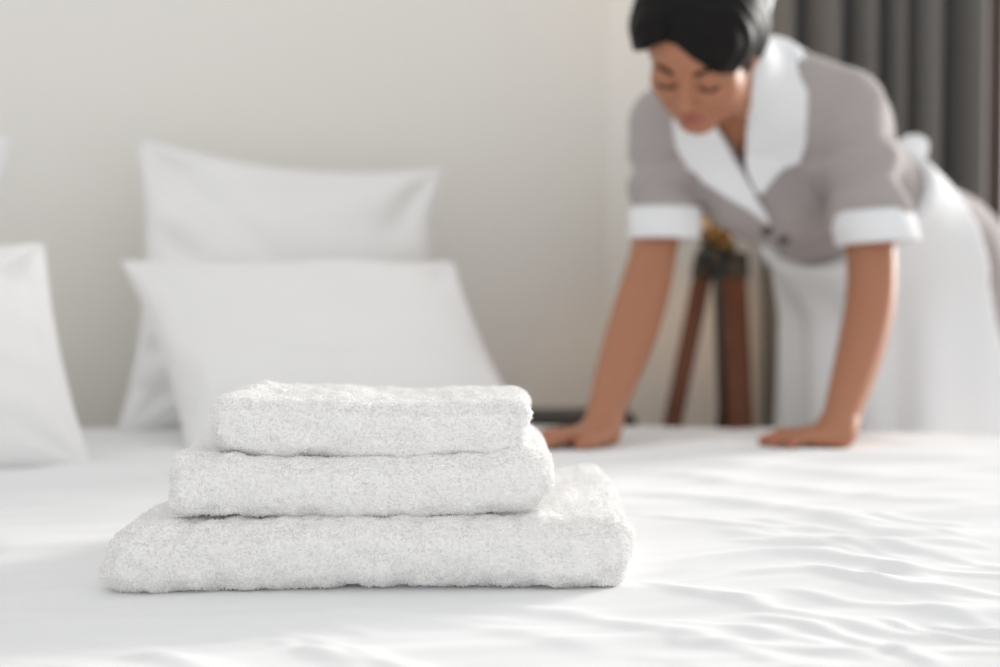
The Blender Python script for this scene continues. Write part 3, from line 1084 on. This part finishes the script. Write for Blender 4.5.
# lips take their own colour
body.data.materials.append(M_lip)
cen = v[q].mean(1)
rel = (cen - Hc) / HS
l_, f_, u_ = rel @ Lh, rel @ Fh, rel @ U
lip = ((l_ / 0.021) ** 2 + ((u_ + 0.067) / 0.0115) ** 2 < 1) & (f_ > 0.07)
mi = np.zeros(len(q), np.int32)
mi[lip] = 1
body.data.polygons.foreach_set('material_index', mi)
del Bd
for c, d, s in NAILS:
    up = nrm(np.cross(d, s))
    if up[2] < 0:
        up = -up
    F = Field(c - 0.012, c + 0.012, 0.0015)
    F.ell(c, [d, nrm(np.cross(up, d)), up], (0.0065, 0.0052, 0.0026), 0.001)
    nv, nq = F.mesh(0)
    link('fingernail', mesh_np('fingernail', nv, nq), M_nail, body)
# brows and lashes
for s in (-1, 1):
    pa = [hd(s * (0.014 + 0.034 * t), 0.0945 - 0.018 * t ** 2, 0.020 + 0.006 * math.sin(t * 2.6)) for t in np.linspace(0, 1, 10)]
    v, q, t = tube(pa, [0.0012, 0.0026, 0.003, 0.003, 0.003, 0.003, 0.0026, 0.002, 0.0015, 0.0008], 8)
    link('eyebrow', mesh_np('eyebrow', v, q, t), M_hair, body)
    pa = [hd(s * 0.031 + 0.0155 * math.sin(a), 0.076 + 0.0145 * math.cos(a) ** 0.7 if math.cos(a) > 0 else 0.076, -0.007 - 0.003 * math.cos(a)) for a in np.linspace(-1.35, 1.35, 14)]
    v, q, t = tube(pa, 0.0019, 8)
    link('eyelashes', mesh_np('eyelashes', v, q, t), M_hair, body)

# hair: smooth cap swept to both sides of a parting, tied at the back
Hf = Field(Hc - 0.17, Hc + 0.17, 0.003)


def hx_(l, f, u, r, k=0.012, op='add'):
    Hf.ell(hd(l, f, u), HA, tuple(HS * t for t in r), k, op)


hx_(0, -0.014, 0.034, (0.090, 0.108, 0.092))
for s in (-1, 1):
    hx_(s * 0.045, 0.022, 0.055, (0.046, 0.070, 0.055), 0.03)
    hx_(s * 0.050, -0.045, -0.010, (0.040, 0.060, 0.055), 0.03)
c32, La, Fa, Ua = Hc.astype(np.float32), Lh.astype(np.float32), Fh.astype(np.float32), U.astype(np.float32)


def loc(X, Y, Z):
    x, y, z = (X - c32[0]) / HS, (Y - c32[1]) / HS, (Z - c32[2]) / HS
    return [x * a[0] + y * a[1] + z * a[2] for a in (La, Fa, Ua)]


PART = -0.022


def facecut(X, Y, Z):
    l, f, u = loc(X, Y, Z)
    side = l - PART
    hl = 0.068 - np.where(side > 0, 0.30 * side + 7.5 * side ** 2, 12.0 * side ** 2)
    g = np.maximum(u - hl, -(f - 0.012 + 0.12 * (u + 0.02)))      # negative in the face opening
    g = np.minimum(g, np.maximum(u + 0.055, -(f + 0.05)))
    return (g * HS * 0.8).astype(np.float32)


Hf.all(facecut, 0.010, 'sub')


def parting(X, Y, Z):
    l, f, u = loc(X, Y, Z)
    return (np.sqrt((l - PART) ** 2 + (np.minimum(np.sqrt((f + 0.014) ** 2 * 0.72 + (u - 0.034) ** 2) - 0.094, 0.02)) ** 2 + np.maximum(0.0 - f, 0) ** 2) - 0.0035).astype(np.float32)


Hf.all(parting, 0.006, 'sub')
v, q = Hf.mesh(1)
nn = normals(v, q)
rel = (v - Hc) / HS
v = v + nn * (0.0012 * np.sin((rel @ Fh) * 240 + 2.5 * wob(rel, 30, 3)))[:, None]
hair = link('hair', mesh_np('hair', v, q), M_hair, maid)
Fb = Field(hd(0.03, -0.13, 0.03) - 0.08, hd(0.03, -0.13, 0.03) + 0.08, 0.003)
Fb.ell(hd(0.03, -0.132, 0.03), HA, (0.044, 0.034, 0.042), 0.01)
v, q = Fb.mesh(1)
rel = (v - hd(0.03, -0.132, 0.03))
v = v + normals(v, q) * (0.0016 * np.sin(np.arctan2(rel @ U, rel @ Lh) * 2 + np.linalg.norm(rel, axis=1) * 500))[:, None]
link('hair_bun', mesh_np('hair_bun', v, q), M_bun, hair)
# white band between hair and bun
path = [hd(0.088 * math.cos(a), -0.068 - 0.016 * math.sin(a), 0.034 + 0.090 * math.sin(a)) for a in np.linspace(-0.5, math.pi + 0.5, 40)]
vs, qs = [], []
for i, p in enumerate(path):
    o = nrm(p - hd(0, -0.068, 0.034))
    for a, b in ((-0.020, -0.004), (-0.018, 0.004), (0.018, 0.004), (0.020, -0.004)):
        vs.append(p + Fh * a + o * b)
for i in range(len(path) - 1):
    for k in range(4):
        qs.append((i * 4 + k, i * 4 + (k + 1) % 4, i * 4 + 4 + (k + 1) % 4, i * 4 + 4 + k))
qs += [(0, 3, 2, 1), tuple(len(vs) - 4 + k for k in range(4))]
link('hair_band', mesh_np('hair_band', np.array(vs), qs), M_white, maid)

# ---- dress: bodice, sleeves and skirt over the body
CR = P(664, 228, 2.37)                  # sleeve ends
CL = P(875, 231, 2.30)
Df = Field(np.array([0.15, 2.05, 0.25]), np.array([1.16, 3.08, 1.36]), 0.005)
trunk(Df, 0.012)
for px, py, d, r in ((716, 168, 2.40, 0.068), (742, 190, 2.41, 0.072), (765, 208, 2.44, 0.066), (790, 204, 2.45, 0.076)):
    Df.ell(P(px, py, d), np.eye(3), (r, r, r), 0.03)          # the blouse hangs loose over chest and belly
SKB = np.array([0.835, 2.765, 0.27])
Df.eseg(PV, SKB, Lp, Lp, (0.205, 0.165), (0.275, 0.235), 0.05)
Df.ell(PV - 0.07 * Fp + np.array([0, 0, 0.045]), [Lp, Fp, (0, 0, 1)], (0.185, 0.125, 0.13), 0.05)
Df.eseg(Wst - 0.01 * T, PV, Lt, Lp, (0.135, 0.105), (0.20, 0.16), 0.05)
Sk = Df.a.copy()
Df.limb(SR + np.array([-0.012, 0.02, 0.0]), CR, 0.058, 0.056, 0.010)
Df.limb(SLf - 0.004 * T, CL, 0.064, 0.060, 0.010)
Df.all(lambda X, Y, Z: (Z - 0.29) + 0 * X + 0 * Y, 0.004, 'sub')
for c_, e_ in ((CR, SR), (CL, SLf)):
    ax = nrm(nrm(c_ - e_) + np.array([0, 0, -3.0]))
    a32, c3 = ax.astype(np.float32), c_.astype(np.float32)
    m = 0.10
    Df.put(c_ - m, c_ + m, lambda X, Y, Z: np.maximum(-((X - c3[0]) * a32[0] + (Y - c3[1]) * a32[1] + (Z - c3[2]) * a32[2]),
                                                     np.sqrt((X - c3[0]) ** 2 + (Y - c3[1]) ** 2 + (Z - c3[2]) ** 2) - 0.095), 0.003, 'sub')
# neck opening with a V at the front; outline read on the plane of the chest
full = Df.a.copy()
_nk = Field(Df.lo, Df.lo + Df.h * (Df.n - 1), Df.h)
_nk.limb(nb - 0.03 * T, nb * 0.5 + nt_ * 0.5, 0.066, 0.060)
full = smin(full, _nk.a[:full.shape[0], :full.shape[1], :full.shape[2]], 0.02)


def dress_at(X, Y, Z, src=None):
    """trilinear lookup of the uncut dress field"""
    g = [(A_ - Df.lo[k]) / Df.h for k, A_ in enumerate((X, Y, Z))]
    g = [np.clip(t, 0, Df.n[k] - 1.001) for k, t in enumerate(g)]
    i = [np.floor(t).astype(int) for t in g]
    f = [(t - s).astype(np.float32) for t, s in zip(g, i)]
    src = full if src is None else src
    r = 0
    for a in (0, 1):
        for b in (0, 1):
            for c in (0, 1):
                wgt = (f[0] if a else 1 - f[0]) * (f[1] if b else 1 - f[1]) * (f[2] if c else 1 - f[2])
                r = r + wgt * src[i[0] + a, i[1] + b, i[2] + c]
    return r


ch0 = Ch + 0.10 * Ft


def onchest(px, py):
    d = P(px, py, 1.0) - CAM
    k = np.dot(ch0 - CAM, Ft) / np.dot(d, Ft)
    for kk in np.arange(2.05, 2.75, 0.004):
        if dress_at(*[np.array([[[c]]], np.float32) for c in CAM + d * kk])[0, 0, 0] < 0.004:
            k = kk
            break
    p = CAM + d * k - ch0
    return (np.dot(p, Lt), np.dot(p, T))


VNECK = [onchest(*p) for p in ((748, 180), (733, 158), (712, 124), (700, 95), (745, 60), (756, 95), (748, 140))]
o32, L32, T32, F32 = [t.astype(np.float32) for t in (ch0, Lt, T, Ft)]


def chest(X, Y, Z):
    x, y, z = X - o32[0], Y - o32[1], Z - o32[2]
    return x * L32[0] + y * L32[1] + z * L32[2], x * T32[0] + y * T32[1] + z * T32[2], x * F32[0] + y * F32[1] + z * F32[2]


def vcut(X, Y, Z):
    l, t, f = chest(X, Y, Z)
    return np.maximum(poly_sd(l, t, VNECK), -(f + 0.10)).astype(np.float32)


Df.put(Ch - 0.3, Ch + 0.3, vcut, 0.004, 'sub')
Df.limb(nb - 0.02 * T, nt_, 0.058, 0.062, 0.006, 'sub')
v, q = Df.mesh(1)
nn = normals(v, q)
# gathers on the sleeves and soft folds of the skirt
fold = np.zeros(len(v))
for s0, c0 in ((SR, CR), (SLf, CL)):
    ax = nrm(c0 - s0)
    t = (v - s0) @ ax
    rr_ = np.linalg.norm((v - s0) - t[:, None] * ax, axis=1)
    wgt = np.clip((t - 0.03) / 0.05, 0, 1) * (rr_ < 0.085)
    fold += wgt * 0.006 * np.sin(t * 75 + 2.2 * wob(v, 14, 5))
ang = np.arctan2((v - PV) @ Lp, (v - PV) @ Fp)
wgt = np.clip((0.95 - v[:, 2]) / 0.2, 0, 1) * (v[:, 0] > 0.5) * (v[:, 1] > 2.45)
fold += wgt * 0.005 * np.sin(ang * 14 + 0.5 * np.sin(v[:, 2] * 9))
fold += 0.0035 * wob(v, 26, 6)
v = v + nn * fold[:, None]
dress = link('dress', mesh_np('dress', v, q), M_dress, maid)

# ---- collar: two broad lapels lying on the bodice and a band round the nape
Cf = Field(N_ - np.array([0.22, 0.22, 0.26]), N_ + np.array([0.22, 0.24, 0.12]), 0.003)


hiC = Cf.lo + Cf.h * Cf.n
sl, Xc, Yc, Zc = Cf.box(Cf.lo, hiC)
dd = dress_at(Xc, Yc, Zc)
shell = np.maximum(dd - 0.0085, -(dd - 0.0005))
lC, tC, fC = chest(Xc, Yc, Zc)
LAP_L = [onchest(*p) for p in ((752, 58), (775, 36), (798, 52), (808, 90), (806, 142), (800, 162), (762, 193), (755, 188), (745, 165), (746, 130), (750, 95))]
LAP_R = [onchest(*p) for p in ((700, 85), (678, 105), (672, 118), (675, 145), (684, 162), (702, 180), (745, 207), (770, 225), (768, 214), (752, 186), (735, 158), (716, 124), (712, 95))]
front = -(fC + 0.11)
# nape: within a band round the neck axis
na, nb2 = (nb - 0.02 * T).astype(np.float32), nt_.astype(np.float32)
ab = nb2 - na
x, y, z = Xc - na[0], Yc - na[1], Zc - na[2]
t = (x * ab[0] + y * ab[1] + z * ab[2]) / float(ab @ ab)
rad = np.sqrt((x - t * ab[0]) ** 2 + (y - t * ab[1]) ** 2 + (z - t * ab[2]) ** 2)
nape = np.maximum(np.maximum(np.maximum(rad - 0.092, fC + 0.070), 0.050 - rad), t - 0.45)
for reg in (np.minimum(np.maximum(poly_sd(lC, tC, LAP_L), front), nape), np.maximum(poly_sd(lC, tC, LAP_R), np.maximum(front, -nape))):
    Cf.a[sl] = np.maximum(shell, reg)
    v, q = Cf.mesh(4)
    lab = np.arange(len(v))
    for _ in range(4000):                   # connected pieces
        new = lab.copy()
        np.minimum.at(new, q.ravel(), np.repeat(lab[q].min(1), 4))
        if (new == lab).all():
            break
        lab = new
    for c in np.unique(lab):
        m_ = lab == c
        if m_.sum() < 300:
            continue
        ren = np.cumsum(m_) - 1
        link('lapel', mesh_np('lapel', v[m_], ren[q[m_[q[:, 0]]]]), M_white, dress)

# ---- cuffs
for c0, e0, s0, r0 in ((CR, ER, SR, 0.060), (CL, EL, SLf, 0.066)):
    ax = nrm(nrm(c0 - s0) + np.array([0, 0, -3.0]))
    v, q, t = lathe([(r0 - 0.010, -0.030), (r0 - 0.002, -0.034), (r0 + 0.001, -0.030), (r0 + 0.002, 0.018), (r0 - 0.001, 0.021), (r0 - 0.005, 0.018), (r0 - 0.010, -0.030)], c0, ax, 40)
    sdir = nrm(c0 - s0)
    hh = (v - c0) @ ax
    v = v + hh[:, None] * (sdir / np.dot(sdir, ax) - ax)
    v = v + 0.0015 * np.sin(v @ np.array([90, 60, 40.0]))[:, None] * nrm(np.cross(ax, (0, 1, 0)))
    link('sleeve_cuff', mesh_np('sleeve_cuff', v, q, t), M_white, dress)

# ---- buttons and the overlapping front edge


def hit(px, py):
    d = P(px, py, 1.0) - CAM
    for kk in np.arange(2.05, 2.9, 0.002):
        p = CAM + d * kk
        if dress_at(*[np.array([[[c]]], np.float32) for c in p])[0, 0, 0] < 0.001:
            return p
    return p


def cloth_normal(p):
    e = 0.006
    g = [dress_at(*[np.array([[[c]]], np.float32) for c in p + e * np.eye(3)[k]])[0, 0, 0] - dress_at(*[np.array([[[c]]], np.float32) for c in p - e * np.eye(3)[k]])[0, 0, 0] for k in range(3)]
    return nrm(g)


for px, py in ((767, 231), (784, 240)):
    pp = hit(px, py)
    nb_ = cloth_normal(pp)
    v, q, tt_ = lathe([(0, 0.0055), (0.007, 0.0055), (0.0105, 0.004), (0.011, -0.003), (0, -0.004)], pp, nb_, 20)
    link('button', mesh_np('button', v, q, tt_), M_button, dress)
pa = np.array([hit(px, py) for px, py in ((761, 193), (767, 204), (773, 215), (780, 226), (788, 236), (797, 245))])
v, q, tt_ = tube(pa, 0.0035, 8)
link('placket', mesh_np('placket', v, q, tt_), M_dress, dress)

# ---- apron: white half-round cloth over the front of the skirt, tied behind
Af = Field(np.array([0.40, 2.30, 0.27]), np.array([1.16, 3.05, 1.08]), 0.005)
hiA = Af.lo + Af.h * Af.n
sl, Xa, Ya, Za = Af.box(Af.lo, hiA)
sk = dress_at(Xa, Ya, Za, Sk)
shell = np.maximum(sk - 0.015, -(sk - 0.003))
x, y, z = Xa - PV[0], Ya - PV[1], Za - PV[2]
lp, fp = x * Lp[0] + y * Lp[1], x * Fp[0] + y * Fp[1]
top = (Xa - Wst[0]) * T[0] + (Ya - Wst[1]) * T[1] + (Za - Wst[2]) * T[2]
fr = 0.095 + np.where(z > 0, 0.15, 0.11) * np.clip(z, -0.3, 0.2) - fp - 0.12 * np.clip(-lp / 0.1, 0, 1)          # wraps further round lower down
band = np.abs(top + 0.005) - 0.018
reg = np.minimum(np.maximum(fr, top - 0.0), np.maximum(band, 0.0 * Xa - 1))
reg = np.maximum(reg, 0.33 - Za)
Af.a[sl] = np.maximum(shell, reg).astype(np.float32)
v, q = Af.mesh(2)
nn = normals(v, q)
ang = np.arctan2((v - PV) @ Lp, (v - PV) @ Fp)
wgt = np.clip((0.95 - v[:, 2]) / 0.25, 0, 1)
v = v + nn * (wgt * 0.007 * np.sin(ang * 11 + 1.0) + 0.007)[:, None]
apron = link('apron', mesh_np('apron', v, q), M_white, maid)
# bow at the back of the waist
bc = Wst - 0.125 * Ft + 0.01 * Lt + np.array([0.032, 0.0, -0.048])
Fbw = Field(bc - 0.2, bc + 0.2, 0.004)
for s in (-1, 1):
    dirb = nrm(s * 0.9 * Lt - 0.35 * Ft + 0.15 * T)
    wd_ = nrm(np.cross(dirb, Ft))
    th_ = np.cross(dirb, wd_)
    Fbw.ell(bc + 0.062 * dirb, [dirb, wd_, th_], (0.072, 0.032, 0.016), 0.008)
    Fbw.ell(bc + 0.105 * dirb, [dirb, wd_, th_], (0.030, 0.034, 0.020), 0.012)
    tl = nrm(s * 0.35 * Lt - T * 0.7 - 0.3 * Ft)
    Fbw.ell(bc + 0.09 * tl, [tl, Lt, np.cross(tl, Lt)], (0.10, 0.020, 0.005), 0.006)
Fbw.ell(bc, [Lt, T, Ft], (0.02, 0.022, 0.018), 0.01)
v, q = Fbw.mesh(1)
link('bow', mesh_np('bow', v, q), M_white, apron)
